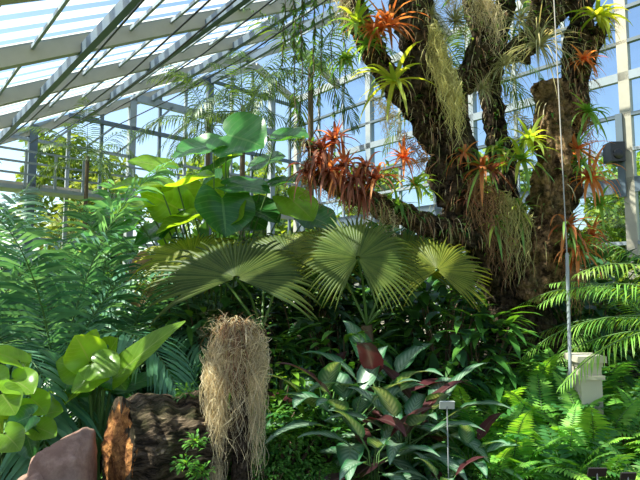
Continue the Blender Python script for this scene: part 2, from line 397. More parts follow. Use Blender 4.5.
while b<BR:
    th=i%3==0
    trim(AB(ras[-1],b,rz(b)-(.25 if th else .06)),AB(A1,b,rz(b)-(.25 if th else .06)),.10 if th else .04,.18 if th else .06,M_dsteel if th else M_steel); b+=.7; i+=1
for a in ras[:-1]:
    window([AB(a,B0,rz(B0)),AB(a-2.4,B0,rz(B0)),AB(a-2.4,BR,rz(BR)),AB(a,BR,rz(BR))],M_glassb)
    window([AB(a,BR,rz(BR)),AB(a-2.4,BR,rz(BR)),AB(a-2.4,B1,rz(B1)),AB(a,B1,rz(B1))])
    if a<5: continue
    M=MB(); x=a-.25
    while x>a-2.2:
        p=AB(x,B0,rz(B0)+.06);q=AB(x,7.4,rz(7.4)+.06)
        M.add([p,q,q-A*.2+V(0,0,.03),p-A*.2+V(0,0,.03)],[(0,1,2,3)],[(0,0)]*4,M_blind); x-=.48
    o=AB(a-1.2,3,rz(3)); obj('roof_blind',M.mesh('blind',o,False),o,label='white slatted shade blind on the sloping glass roof',cat='blind',group='shade blinds on the glass roof')
for (b_,dz) in ((3.1,.5),(3.5,.55),(4.4,.5),(5.2,.8),(2.2,.4)):
    M=MB(); tube(M,[AB(15,b_,rz(b_)-dz),AB(11,b_,rz(b_)-dz-.22),AB(8,b_,rz(b_)-dz-.25),AB(3.4,b_,rz(b_)-dz)],.015,M_black,5); o=AB(9,b_,rz(b_)-dz)
    obj('cable',M.mesh('cable',o),o,label='thin black cable running below the glass roof',cat='cable',group='cables under the roof')

# ------------------------------------------------------------------ outdoor trees
def outdoor(mat,seed,h=8):
    r=random.Random(seed); M=MB(); T=MB()
    tube(T,[V(0,0,-.2),V(.1,0,h*.3),V(0,.1,h*.6)],[.25,.18,.08],M_stemb,8)
    for k in range(8):
        a=k*.8; tube(T,[V(0,0,h*(.25+.04*k)),V(math.cos(a)*h*.16,math.sin(a)*h*.16,h*(.45+.04*k)),V(math.cos(a)*h*.25,math.sin(a)*h*.25,h*(.6+.03*k))],[.08,.05,.02],M_stemb,5)
    cl=[(V(r.gauss(0,.14)*h,r.gauss(0,.14)*h,h*r.uniform(.08,.95)),h*r.uniform(.1,.16)) for _ in range(28)]
    for _ in range(3400):
        c,s=r.choice(cl); p=c+V(r.gauss(0,1),r.gauss(0,1),r.gauss(0,1)).normalized()*s*r.uniform(.6,1)
        blade(M,p,V(r.uniform(-1,1),r.uniform(-1,1),r.uniform(-1,.5)),.4,.28,.3,mat,P_ov,2,hint=V(r.uniform(-1,1),r.uniform(-1,1),1))
    root=obj('outdoor_tree',None,label='leafy tree standing outside behind the glass wall',cat='tree',group='trees outside the greenhouse')
    obj('crown',M.mesh('crown'),parent=root); obj('trunk',T.mesh('trunk'),parent=root); return root
ot=[outdoor(L_out,1),outdoor(L_outy,2)]
ot[1]['label']='yellow-green autumn tree outside behind the glass wall'
spots=[(-16.5,20.5,1.15,0),(-11,24,1.1,1),(-4.5,27,1.35,0),(3.5,31,1.4,0),(9,26,1.05,1),(13.5,21.5,1.0,0),(17.5,16.5,.95,1),(-25,24,1.3,0),(24,25,1.3,0),(-16,34,1.8,0),(-3,41,1.8,0),(12,39,1.8,0),(23,36,1.8,0)]
for i,(x,y,s,t) in enumerate(spots):
    if i in(0,1): o=ot[i]; o.location=(x,y,-.2); o.scale=(s*.8,)*3
    else: copy_thing(ot[t],(x,y,-.2),R.uniform(0,6),s*.8)

# ------------------------------------------------------------------ big epiphyte tree
base=Wp(515,411,6.7); base.z=-.05
root=obj('tree',None,base,label='gnarled old tree with dark bark carrying bromeliads and moss',cat='tree')
T=MB()
tube4(T,[(526,425,6.7,.54),(526,380,6.7,.42),(526,330,6.7,.39),(522,280,6.7,.39),(512,235,6.65,.32)],M_bark,72,.26,14)
obj('trunk',T.mesh('trunk',base),parent=root)
limbs=[
 ([(514,282,6.7,.32),(486,234,6.5,.32),(460,192,6.4,.30),(446,130,6.3,.27),(430,70,6.2,.26),(414,15,6.1,.25),(402,-60,6,.22)],M_bark),
 ([(505,252,6.5,.23),(465,234,6.3,.19),(425,222,6.2,.15),(385,208,6.1,.13),(345,190,6.0,.10),(308,173,5.95,.07)],M_bark),
 ([(444,150,6.3,.17),(414,112,6.2,.16),(384,68,6.1,.14),(358,22,6.0,.13),(342,-30,6,.12)],M_bark),
 ([(530,290,6.8,.30),(550,225,6.7,.24),(566,150,6.6,.18),(575,80,6.6,.165),(582,20,6.6,.16),(588,-50,6.6,.15)],M_bark),
 ([(536,300,6.2,.21),(545,240,6.05,.205),(550,190,6.0,.20),(551,140,5.95,.19),(551,84,5.9,.175)],M_bark_lit),
 ([(510,260,6.9,.25),(507,190,7,.17),(498,130,7.1,.16),(490,80,7.1,.15),(500,30,7.2,.14),(512,-40,7.2,.14)],M_bark),
 ([(436,120,6.3,.15),(470,75,6.5,.15),(520,45,6.6,.15),(560,8,6.7,.14),(580,-40,6.7,.1)],M_bark),
 ([(572,100,6.6,.12),(592,50,6.5,.09),(606,18,6.4,.06)],M_bark),
 ([(470,80,6.5,.12),(480,30,6.4,.14),(470,-30,6.4,.13)],M_bark),
 ([(520,60,6.5,.12),(540,20,6.4,.14),(545,-30,6.4,.13)],M_bark),
 ([(345,190,6.0,.08),(325,165,5.9,.06),(305,142,5.8,.03)],M_bark)]
paths=[]
for c,m in limbs:
    T=MB(); paths.append(tube4(T,c,m,56,.36,16)); obj('branch',T.mesh('branch',base),parent=root)
M=MB()  # leaf clusters added above the view to break the sunlight into dapples
for _ in range(16):
    c=V(R.uniform(0,5),R.uniform(5,8),R.uniform(6,6.8))
    for k in range(26):
        d=V(R.uniform(-1,1),R.uniform(-1,1),R.uniform(-.6,.4)); blade(M,c+d*R.uniform(.1,.6),d,.3,.1,.5,L_mid,P_ov,3)
obj('crown',M.mesh('crown',base),parent=root)
M=MB()
for pi_,pth in enumerate(paths):
    for q in pth:
        for _ in range(1 if pi_==4 else 7):
            a=R.uniform(0,6.28); d=V(math.cos(a),-abs(math.sin(a)),R.uniform(-.3,.9)).normalized(); p=V(*q[:3])+d*q[3]*.92
            if R.random()<.75:
                blade(M,p,d+V(0,0,-.2),R.uniform(.06,.38),.011,2.5,R.choice((L_moss,L_mossg,L_root,L_mossg,L_root,L_root)),P_strap,4,0,across=2)
            else:
                blade(M,p,d+V(R.uniform(-.6,.6),0,.3),R.uniform(.08,.22),.032,1.2,R.choice((L_mid,L_brg,L_fernd)),P_lance,3)
obj('bark_moss',M.mesh('bark_moss',base),parent=root)
# ------------------------------------------------------------------ bromeliads
BR_M={'o':(L_bor,'rust-orange'),'r':(L_brr,'maroon-leaved'),'y':(L_bry,'yellow-green'),'g':(L_brg,'green'),'s':(L_brs,'silvery grey')}
broms=[(388,26,5.7,.66,'o'),(357,24,5.8,.56,'y'),(394,82,5.7,.85,'y'),(368,45,5.8,.55,'g'),(375,30,5.7,.5,'o'),(322,150,5.75,.58,'r'),(345,166,5.75,.62,'r'),(376,180,5.75,.6,'r'),(308,172,5.8,.52,'r'),(404,158,5.9,.42,'o'),(362,196,5.8,.42,'r'),(335,140,5.8,.5,'r'),(355,180,5.65,.52,'r'),(330,172,5.65,.5,'r'),(318,164,5.7,.4,'r'),(366,168,5.7,.4,'r'),(338,184,5.7,.4,'r'),
 (482,168,5.95,.72,'o'),(464,154,6.0,.42,'o'),(522,160,5.75,.74,'g'),(530,140,5.8,.5,'y'),(538,45,5.8,1.05,'s'),(577,150,6.1,.76,'o'),(590,178,6.1,.66,'o'),(568,226,5.85,.66,'o'),(598,16,6.2,.58,'y'),(415,185,6.0,.45,'g'),(518,212,6.1,.6,'g'),(455,22,6.0,.5,'s'),(588,112,6.2,.5,'g'),(398,206,6.0,.42,'g'),(430,15,5.9,.42,'s'),(577,250,5.9,.6,'o'),
 (345,60,5.9,.36,'g'),(470,198,6.1,.42,'r'),(505,65,6.3,.6,'s'),(482,90,6.3,.45,'s'),(520,20,6.3,.6,'s'),(600,205,6.3,.46,'g'),(592,235,6.2,.42,'o'),(498,150,6.1,.42,'g'),(585,60,6.3,.4,'o'),(495,225,6.1,.5,'g'),(582,165,6.0,.4,'g'),(575,238,5.9,.4,'g'),(490,172,5.9,.4,'r')]
for (x,y,d,s,k) in broms:
    p=Wp(x,y,d); M=MB(); m,nm=BR_M[k]
    nl=90 if k=='s' else R.randint(20,36)
    rosette(M,p,nl,s*.9,(.016 if k=='s' else .056)*(s/.5)**.3,m,R.uniform(.9,2.0),up=V(R.uniform(-.7,.7),-.5,.8),lo=-20,hi=80,mat2={'o':L_brg,'r':L_bor,'g':L_bry,'y':L_brg}.get(k) if R.random()<.5 else None,seg=6,prof=P_taper if k!='y' else P_strap,var=.55)
    obj('bromeliad',M.mesh('bromeliad',p),p,label=nm+' bromeliad rosette growing on the old tree',cat='bromeliad',group='bromeliads on the tree')
# ------------------------------------------------------------------ spanish moss
def strands(M,n,topf,Lf,wd,mat,wav=.03,segs=9,conv=None,cv=.5):
    for _ in range(n):
        p=topf(); L=Lf(); pts=[]; ph=R.uniform(0,9); ox=R.uniform(-.07,.07); f1=R.uniform(6,22); w2=wav*R.uniform(.4,1.6)
        for i in range(segs+1):
            k=i/segs; q=p+V(w2*math.sin(ph+k*f1)+ox*k,w2*math.cos(ph*1.7+k*f1*.8),-L*k)
            if conv: q.x+=(conv.x-q.x)*cv*k; q.y+=(conv.y-q.y)*cv*k
            pts.append(q)
        strip(M,pts,V(R.uniform(-1,1),-1,0),wd,lambda t:1-.6*t,mat,0,2)
def mossclump(x0,y0,x1,y1,d,n,Lm,mat,wd=.009,label='pale strands of spanish moss hanging from a tree branch'):
    M=MB(); a=Wp(x0,y0,d); b=Wp(x1,y1,d)
    def tf():
        return a.lerp(b,R.random())+V(R.gauss(0,.04),R.gauss(0,.05),R.gauss(0,.03))
    strands(M,n,tf,lambda:Lm*R.uniform(.15,1)**1.3,wd,mat)
    obj('spanish_moss',M.mesh('moss',a),a,label=label,cat='spanish moss')
mossclump(432,25,458,95,5.85,520,.75,L_mossg,label='thick golden spanish moss curtain along the main tree limb')
mossclump(470,-20,500,10,6.2,170,.7,L_moss)
mossclump(440,-20,462,5,6.1,70,.5,L_moss)
mossclump(500,190,528,215,5.95,120,1.0,L_mossg,label='grey moss and aerial roots hanging beside the trunk')
mossclump(335,-20,355,10,5.9,70,.6,L_moss)
mossclump(375,95,400,120,6.0,60,.5,L_moss)
mossclump(560,240,580,270,6.0,110,.7,L_root,label='rusty brown dead leaves hanging from the trunk')
mossclump(515,110,535,130,6.2,60,.6,L_mossg)
mossclump(350,197,400,217,6.0,90,.35,L_moss)
mossclump(305,172,350,192,5.9,90,.4,L_root)
mossclump(470,175,500,195,6.0,110,.7,L_root)
mossclump(570,90,590,120,6.3,90,.7,L_root)
mossclump(480,215,520,245,6.1,100,.7,L_root)
mossclump(400,130,430,160,6.1,70,.5,L_root)
for (x,y0,y1,d) in ((292,-40,110,7.4),(305,-40,150,7.8),(318,-40,95,7.2),(330,-40,160,7.9),(342,-40,90,7.6),(300,-40,60,7.0),(285,-40,70,8.2),(325,-40,130,8.5)):
    a=Wp(x,y0,d); b=Wp(x+R.uniform(-8,8),y1,d); M=MB()
    n=12; pts=[a.lerp(b,i/n)+V(R.uniform(-.03,.03),R.uniform(-.03,.03),0) for i in range(n+1)]
    tube(M,pts,.008,M_stemb,4)
    for i in range(120):
        k=R.random()*n; j=min(int(k),n-1); p=pts[j].lerp(pts[j+1],k-j)
        blade(M,p,V(R.uniform(-1,1),R.uniform(-1,1),R.uniform(-1,.3)),R.uniform(.08,.18),.03,.8,R.choice((L_mid,L_palmd,L_palmd)),P_ov,3)
    obj('hanging_vine',M.mesh('vine',a),a,label='thin hanging vine with small green leaves near the tree',cat='vine',group='hanging vines')

# ------------------------------------------------------------------ moss-draped post
pb=Wp(240,480,3.9); pb.z=0
top=Wp(236,330,3.9)
root=obj('moss_draped_post',None,pb,label='old post topped with wiry roots and long pale hanging moss',cat='moss column')
M=MB(); tube(M,[V(*q) for q in smooth([tuple(pb-V(0,0,.1)),tuple(pb.lerp(top,.5)+V(.02,0,0)),tuple(top)],8)],.07,M_bark,20,.4,6,True); obj('post',M.mesh('post',pb),parent=root)
M=MB()
def ringtop(r0,r1,a0=0,a1=2*math.pi,zz=0):
    def f():
        a=R.uniform(a0,a1); r=R.uniform(r0,r1)
        return top+V(math.cos(a)*r,math.sin(a)*r*.8,R.uniform(-.16,.06)-max(0,r-.1)*1.1+zz+math.cos(a)*.03)
    return f
strands(M,680,ringtop(.07,.23,math.pi*.72,math.pi*1.42),lambda:.2+1.1*R.random()**1.0,.005,L_moss,.034,24,conv=top+V(-.17,-.08,0),cv=.42)
strands(M,330,ringtop(.10,.24,-math.pi*.30,math.pi*.25),lambda:.1+.92*R.random()**1.3,.005,L_moss,.034,24,conv=top+V(.19,-.04,0),cv=.4)
strands(M,110,ringtop(.08,.18,math.pi*1.3,math.pi*1.7),lambda:R.uniform(.1,.85),.0042,L_moss,.045,16)
for _ in range(560):
    a=R.uniform(0,6.28); d=V(math.cos(a),math.sin(a),R.uniform(-.2,1.6)); blade(M,top+V(R.gauss(0,.08),R.gauss(0,.05),R.uniform(-.06,.05)+R.gauss(0,.02)),d,R.uniform(.06,.28),.005,R.uniform(.8,3),R.choice((L_moss,L_moss,L_root)),P_strap,6,0,across=2)
obj('moss',M.mesh('moss',pb),parent=root)
M=MB()
for _ in range(650):
    a=R.uniform(0,6.28); z=R.uniform(-.42,.08); d=V(math.cos(a),math.sin(a)-.4,R.uniform(-.8,.8)); blade(M,top+V(math.cos(a)*.07,math.sin(a)*.07-.03,z),d,R.uniform(.06,.19)*(1+z*.8),.006,2.4,L_root,P_strap,6,0,across=2)
obj('wiry_roots',M.mesh('roots',pb),parent=root)

# ------------------------------------------------------------------ log
a=Wp(117,450,3.7); b=Wp(212,440,4.15); ax=(b-a)
M=MB(); N_=80; LR=.37
pts=[a+ax*(i/N_) for i in range(N_+1)]
rad=[LR*(1+.02*math.sin(i*.10)) for i in range(N_+1)]
tube(M,pts,rad,M_log,260,.0,6,True,ridge=.12,ridgef=(1.0,13))
root=obj('log',None,a-V(0,0,LR),label='thick felled log with deeply ridged bark and reddish rotten cut end',cat='log')
obj('bark',M.mesh('logbark',root.location),parent=root)
M=MB(); t=ax.normalized(); s,nn=frame(t,Z); vs=[a-t*.03];fs=[];uv=[(0,0)]
for ri in range(1,9):
    for j in range(48):
        an=j*2*math.pi/48; rr=LR*.96*ri/8
        vs.append(a+s*math.cos(an)*rr+nn*math.sin(an)*rr+t*(-.04+.05*(ri/8)**2+.04*noise.noise(V(math.cos(an)*rr*9,math.sin(an)*rr*9,1))+.03*noise.noise(V(math.cos(an)*rr*30,math.sin(an)*rr*30,1)))); uv.append((0,0))
for j in range(48): fs.append((0,1+j,1+(j+1)%48))
for ri in range(7):
    for j in range(48): q=1+ri*48; fs.append((q+j,q+48+j,q+48+(j+1)%48,q+(j+1)%48))
M.add(vs,fs,uv,M_cut); obj('cut_end',M.mesh('cut_end',root.location),parent=root)
for (x,y,d,s) in ((186,394,3.95,.10),(186,466,3.5,.12),(196,444,3.6,.09),(202,474,3.5,.12)):
    p=Wp(x,y,d); M=MB()
    for k in range(70):
        dd=V(R.uniform(-1,1),R.uniform(-1,.6),R.uniform(-.2,.8)); blade(M,p+dd*s*R.uniform(.2,1),dd,.045,.022,.6,R.choice((L_mid,L_mid,L_fern)),P_ov,2)
    obj('creeper',M.mesh('creeper',p),p,label='tuft of tiny-leaved creeper growing on the log bark',cat='creeping plant',group='creepers on the log')
def rock(p,sc,label,seed,rot=0,ex=.6):
    M=MB(); vs=[];fs=[]; n,m=34,48
    sp=lambda v:math.copysign(abs(v)**ex,v)
    for i in range(n+1):
        th=math.pi*i/n
        for j in range(m):
            ph=2*math.pi*j/m; d=V(math.sin(th)*math.cos(ph),math.sin(th)*math.sin(ph),math.cos(th))
            q=V(sp(math.sin(th))*sp(math.cos(ph)),sp(math.sin(th))*sp(math.sin(ph)),sp(math.cos(th)))
            r=1+.20*noise.noise(d*1.2+V(seed,0,0))+.07*noise.noise(d*3+V(seed,3,0))+.02*noise.noise(d*9+V(seed,0,0))
            vs.append(V(q.x*sc[0],q.y*sc[1],q.z*sc[2]+q.x*sc[0]*rot)*r)
    for i in range(n):
        for j in range(m): fs.append((i*m+j,(i+1)*m+j,(i+1)*m+(j+1)%m,i*m+(j+1)%m))
    M.add(vs,fs,[(0,0)]*len(vs),M_rock); obj('rock',M.mesh('rock'),p,label=label,cat='rock')
rp=Wp(64,458,3.5); rp.z=.30; rock(rp,(.20,.2,.36),'broad pinkish brown sandstone boulder beside the log',3,.3)
rp=Wp(30,472,3.4); rp.z=.18; rock(rp,(.14,.2,.27),'smaller pinkish boulder leaning on the big one',8,.6)

# ------------------------------------------------------------------ fan palms
def fanpalm(crown,fans,label):
    g=V(crown.x,crown.y,0)
    root=obj('fan_palm',None,g,label=label,cat='fan palm')
    M=MB(); tube(M,[g-V(0,0,.1),g.lerp(crown,.5)+V(.03,0,0),crown],[.09,.075,.07],M_stemb,12,.3,9); obj('trunk',M.mesh('trunk',g),parent=root)
    for hub,u,nrm,Rr,span,m,dr in fans:
        M=MB(); fan(M,hub,u,nrm,Rr,span,int(span/5),m,dr)
        mid=crown.lerp(hub,.5)+V(0,0,.12)
        tube(M,[crown,mid,hub],[.018,.014,.012],M_stem,6)
        obj('frond',M.mesh('frond',g),parent=root)
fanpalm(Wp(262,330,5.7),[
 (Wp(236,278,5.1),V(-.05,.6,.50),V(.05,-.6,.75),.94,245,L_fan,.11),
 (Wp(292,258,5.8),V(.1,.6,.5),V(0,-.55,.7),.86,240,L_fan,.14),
 (Wp(192,258,5.9),V(-.3,.6,.5),V(0,-.55,.7),.72,230,L_fan_lit,.14),
 (Wp(265,262,6.3),V(0,.6,.5),V(0,-.55,.7),.85,230,L_fan_lit,.14)],'fan palm with wide pleated olive-green fans')
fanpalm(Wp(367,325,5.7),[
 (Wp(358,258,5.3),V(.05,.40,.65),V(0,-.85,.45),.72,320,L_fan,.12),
 (Wp(437,270,5.4),V(.1,.5,.6),V(0,-.7,.5),.62,280,L_fan_lit,.12),
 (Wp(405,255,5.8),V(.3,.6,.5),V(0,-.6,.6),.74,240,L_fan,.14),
 (Wp(322,250,5.9),V(-.3,.6,.5),V(0,-.6,.6),.72,250,L_fan_lit,.14)],'fan palm with sunlit golden-green pleated fans')

# ------------------------------------------------------------------ big-leaf plants
def bigleaf(gp,leaves,label,name='elephant_ear_plant',droop=.3,k=1.0,extra=0):
    root=obj(name,None,gp,label=label,cat='large-leaved plant')
    ls=list(leaves)
    for i in range(extra):
        q=R.choice(leaves); ls.append((q[0]+R.uniform(-24,24),q[1]+R.uniform(-10,22),q[2]+R.uniform(.1,.5),q[3]*.8,q[4]*.8,q[5]+R.uniform(-50,50),q[6],R.choice((L_big,L_big,L_bigb))))
    for (x,y,d,wp,lp,ang,nrm,mat) in ls:
        s=d/FPX; c=Wp(x,y,d); an=math.radians(ang)
        dr=V(math.cos(an),-.25,math.sin(an)).normalized()
        nr=V(*nrm)+V(R.uniform(-.35,.35),R.uniform(-.25,.25),R.uniform(-.2,.2)); L=lp*s*k; b_=c-dr*L*.42
        M=MB(); heart(M,b_,dr,nr,L,wp*s*1.2*k,mat,droop=droop,cup=R.uniform(.05,.35))
        hb=gp+V(R.uniform(-.1,.1),R.uniform(-.1,.1),.0)
        mid=hb.lerp(b_,.6)+V(0,.05,.25)
        tube(M,[V(*q) for q in smooth([tuple(hb),tuple(mid),tuple(b_)],5)],.011,M_stem,6)
        obj('leaf',M.mesh('leaf',gp),parent=root)
g=Wp(215,400,6.9); g.z=0
N1=(0,-.75,.6);N2=(-.3,-.5,.8);N3=(.35,-.6,.7);NU=(0,-.4,.9)
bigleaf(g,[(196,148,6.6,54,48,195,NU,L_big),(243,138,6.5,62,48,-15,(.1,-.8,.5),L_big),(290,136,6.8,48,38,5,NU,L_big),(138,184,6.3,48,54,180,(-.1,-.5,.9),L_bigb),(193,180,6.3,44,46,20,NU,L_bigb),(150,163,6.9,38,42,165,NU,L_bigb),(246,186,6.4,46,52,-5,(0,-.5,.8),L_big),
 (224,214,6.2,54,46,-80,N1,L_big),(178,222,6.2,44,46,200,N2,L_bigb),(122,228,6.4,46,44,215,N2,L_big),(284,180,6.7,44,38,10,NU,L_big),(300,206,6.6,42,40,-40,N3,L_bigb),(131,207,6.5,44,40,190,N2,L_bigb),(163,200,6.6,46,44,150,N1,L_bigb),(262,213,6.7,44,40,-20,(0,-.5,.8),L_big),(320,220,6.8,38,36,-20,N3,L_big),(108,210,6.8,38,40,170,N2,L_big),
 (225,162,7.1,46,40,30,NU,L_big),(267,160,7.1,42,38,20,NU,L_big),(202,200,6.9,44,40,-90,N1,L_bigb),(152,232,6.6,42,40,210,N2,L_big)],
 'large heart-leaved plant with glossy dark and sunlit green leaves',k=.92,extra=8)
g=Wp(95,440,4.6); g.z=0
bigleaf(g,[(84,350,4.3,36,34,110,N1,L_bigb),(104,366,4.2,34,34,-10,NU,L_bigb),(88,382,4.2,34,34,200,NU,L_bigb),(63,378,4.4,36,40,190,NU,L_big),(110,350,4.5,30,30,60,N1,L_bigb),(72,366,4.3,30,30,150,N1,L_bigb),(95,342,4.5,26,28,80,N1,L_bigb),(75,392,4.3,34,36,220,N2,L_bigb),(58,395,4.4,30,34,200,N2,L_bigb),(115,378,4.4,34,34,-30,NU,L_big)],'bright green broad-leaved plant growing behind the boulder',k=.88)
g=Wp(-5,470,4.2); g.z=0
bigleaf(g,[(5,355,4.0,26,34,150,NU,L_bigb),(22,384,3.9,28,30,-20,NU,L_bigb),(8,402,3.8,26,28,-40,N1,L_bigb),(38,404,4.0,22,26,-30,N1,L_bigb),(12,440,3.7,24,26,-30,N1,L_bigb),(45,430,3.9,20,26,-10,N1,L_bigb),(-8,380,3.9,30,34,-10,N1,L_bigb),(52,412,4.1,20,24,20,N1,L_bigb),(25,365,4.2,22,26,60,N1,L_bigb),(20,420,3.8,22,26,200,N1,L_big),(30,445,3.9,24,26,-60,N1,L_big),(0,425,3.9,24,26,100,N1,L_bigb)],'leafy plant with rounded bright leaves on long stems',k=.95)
g=Wp(98,440,4.5); g.z=0
root=obj('paddle_leaf_plant',None,g,label='plant with long paddle-shaped green leaves rising behind the log',cat='large-leaved plant')
for (x0,y0,d0,x1,y1,d1,w_,m) in ((104,388,4.4,184,322,4.3,.29,L_bigb),(100,390,4.5,150,345,4.9,.22,L_big),(90,395,4.4,40,350,4.5,.2,L_big),(110,392,4.5,190,372,4.8,.18,L_big)):
    p=Wp(x0,y0,d0); q=Wp(x1,y1,d1); M=MB(); dd=(q-p)
    strip(M,arc(p,dd+V(0,0,dd.length*.12),dd.length*1.02,.25,12),V(-.3,-.8,.6),w_,P_ov,m,.22,7,.06)
    tube(M,[V(*k) for k in smooth([tuple(g+V(R.uniform(-.05,.05),0,0)),tuple(g.lerp(p,.6)+V(0,0,.03)),tuple(p)],4)],.014,M_stem,6)
    obj('leaf',M.mesh('leaf',g),parent=root)

# ------------------------------------------------------------------ feather palms
def mk_palm(name,label,nf,L,ll,lw,lm,droop,el,nl=34,ldroop=.6,h=0,group=None,ang=60,azr=None):
    root=obj(name,None,label=label,cat='palm')
    if group: root['group']=group
    T=MB(); tube(T,[V(0,0,-.1),V(.02,0,h*.5),V(0,0,h+.15)],[.07,.06,.05],M_stemb,10,.15,6); obj('trunk',T.mesh('trunk'),parent=root)
    for i in range(nf):
        az=i*2.39996 if not azr else math.radians(azr[0]+(azr[1]-azr[0])*((i*.618)%1))
        e=math.radians(el[0]+(el[1]-el[0])*(i/nf)+R.uniform(-6,6))
        M=MB(); frond(M,V(0,0,h),V(math.cos(az)*math.cos(e),math.sin(az)*math.cos(e),math.sin(e)),L*R.uniform(.8,1.1),droop*R.uniform(.8,1.2),nl,ll,lw,lm,M_stem,ldroop=ldroop,ang=ang)
        obj('frond',M.mesh('frond'),parent=root)
    return root
def gx(x,d): return Wp(x,300,d).xy.to_3d()
p1=mk_palm('feather_palm','blue-green feather palm with long arching drooping fronds',12,2.6,.70,.046,L_blue,1.7,(75,22),nl=36,ldroop=.8,h=.6,group='feather palms in the planting bed')
p1.location=gx(60,5.6)
for (x,d,s) in ((-50,5.2,.95),(125,6.4,.85),(100,7.6,1.0),(10,7.4,1.05),(175,7.4,.82)):
    copy_thing(p1,gx(x,d),R.uniform(0,6),s)
p2=mk_palm('arching_palm','sunlit green palm with long arching fine-leaved fronds',12,2.4,.32,.015,L_palmr,1.4,(58,25),nl=50,ldroop=1.0,h=.8,group='arching palms beside the glass wall')
p2.location=gx(680,6.0)
for (x,d,s,r) in ((625,6.9,.9,2),(690,7.4,1.1,4),(600,8.6,1.2,5)):
    copy_thing(p2,gx(x,d),r,s)
p4=mk_palm('arching_palm','bright palm whose long thin fronds sweep out over the ferns',8,2.6,.30,.014,L_palmr,1.0,(48,10),nl=50,ldroop=1.3,h=1.15,group='arching palms beside the glass wall',azr=(135,215))
p4.location=gx(745,5.0)
p3=mk_palm('tall_palm','tall slender palm with drooping feathery fronds',13,2.1,.5,.024,L_palmd,1.7,(75,-10),nl=30,ldroop=1.1,h=5.2,group='tall palms near the glass wall')
p3.location=gx(240,10)
for (x,d,s) in ((82,12.4,.92),(310,10.6,1.2),(205,12.5,1.1),(470,11,1.25)):
    copy_thing(p3,gx(x,d),R.uniform(0,6),s)

# ------------------------------------------------------------------ shrubs
def mk_shrub(name,label,n,rx,h,L,w,mat,prof=P_ov,droop=.6,cat='shrub',group=None):
    root=obj(name,None,label=label,cat=cat)
    if group: root['group']=group
    S=MB(); M=MB()
    for i in range(12):
        a=R.uniform(0,6.28); r=rx*R.uniform(.2,.8); tube(S,[V(0,0,-.05),V(math.cos(a)*r*.5,math.sin(a)*r*.5,h*.5),V(math.cos(a)*r,math.sin(a)*r,h*.9)],[.02,.014,.006],M_stemb,5)
    for i in range(n):
        a=R.uniform(0,6.28); z=R.uniform(.08,1); rr=rx*math.sqrt(max(0,1-(z*1.0-.35)**2*1.6))*R.uniform(.55,1)
        p=V(math.cos(a)*rr,math.sin(a)*rr,z*h)
        d=V(math.cos(a),math.sin(a),R.uniform(-.3,.9))+V(R.uniform(-.6,.6),R.uniform(-.6,.6),0)
        blade(M,p,d,L*R.uniform(.7,1.2),w*R.uniform(.8,1.2),droop,mat,prof,4,.25,hint=V(0,0,1))
    obj('foliage',M.mesh('foliage'),parent=root); obj('stems',S.mesh('stems'),parent=root)
    return root
GR='shrubs filling the planting bed'
s1=mk_shrub('broadleaf_shrub','dense dark green broad-leaved shrub',300,.75,1.9,.4,.14,L_dark,group=GR)
s2=mk_shrub('broadleaf_shrub','mid green long-leaved shrub',280,.7,1.6,.45,.10,L_mid,P_lance,group=GR)
s3=mk_shrub('broadleaf_shrub','low shrub of tiny bright leaves',1100,.45,.6,.07,.035,L_mid,group=GR)
s4=mk_shrub('broadleaf_shrub','bright green leafy shrub',300,.6,1.3,.26,.11,L_bright,group=GR)
def place(root,lst):
    for i,(x,d,s) in enumerate(lst):
        p=gx(x,d)
        if i==0: root.location=p; root.scale=(s,)*3; root.rotation_euler=(0,0,R.uniform(0,6))
        else: copy_thing(root,p,R.uniform(0,6),s)
place(s1,[(310,6.4,.9),(440,5.9,.85),(215,6.6,.9),(370,7.2,1.0),(270,7.6,1.1),(470,8.2,1.3),(20,9.6,1.1),(600,8.0,1.1),(560,9.4,1.3),(330,9.2,1.3),(200,9.4,1.4),(75,11.2,1.2),(400,10.5,1.5),(-20,11,1.2),(130,11.5,1.3),(590,6.6,.85)])
place(s2,[(345,5.8,.8),(255,5.7,.7),(475,5.8,.85),(190,6.5,.85),(420,6.8,1.1),(590,7.4,.95),(340,8.2,1.4),(140,9.2,1.2),(500,10,1.5),(230,10.5,1.6),(60,9.0,1.1)])
place(s3,[(290,4.3,.8),(330,4.6,.8),(200,4.7,.65),(260,4.5,1.0),(620,4.6,.8),(560,4.9,.8),(430,4.9,.9),(40,4.6,.7),(480,4.0,.5),(600,3.9,.5),(315,4.0,.5),(350,4.0,.45),(270,4.0,.55)])
place(s4,[(160,8.6,1.2),(610,9.3,1.3),(280,5.1,.65)])
M=MB(); rosette(M,V(0,0,0),90,1.5,.045,L_blue,1.6,lo=35,hi=88,prof=P_strap,seg=7)
sc=obj('strap_leaf_plant',M.mesh('strap'),label='clump of long dark grassy strap leaves',cat='grass plant',group='strap leaf clumps')
place(sc,[(305,5.4,.95),(340,6.0,1.0),(465,5.8,.95),(220,6.0,.85),(395,5.9,.9),(325,5.0,.75),(275,5.4,.8),(500,5.6,.85)])
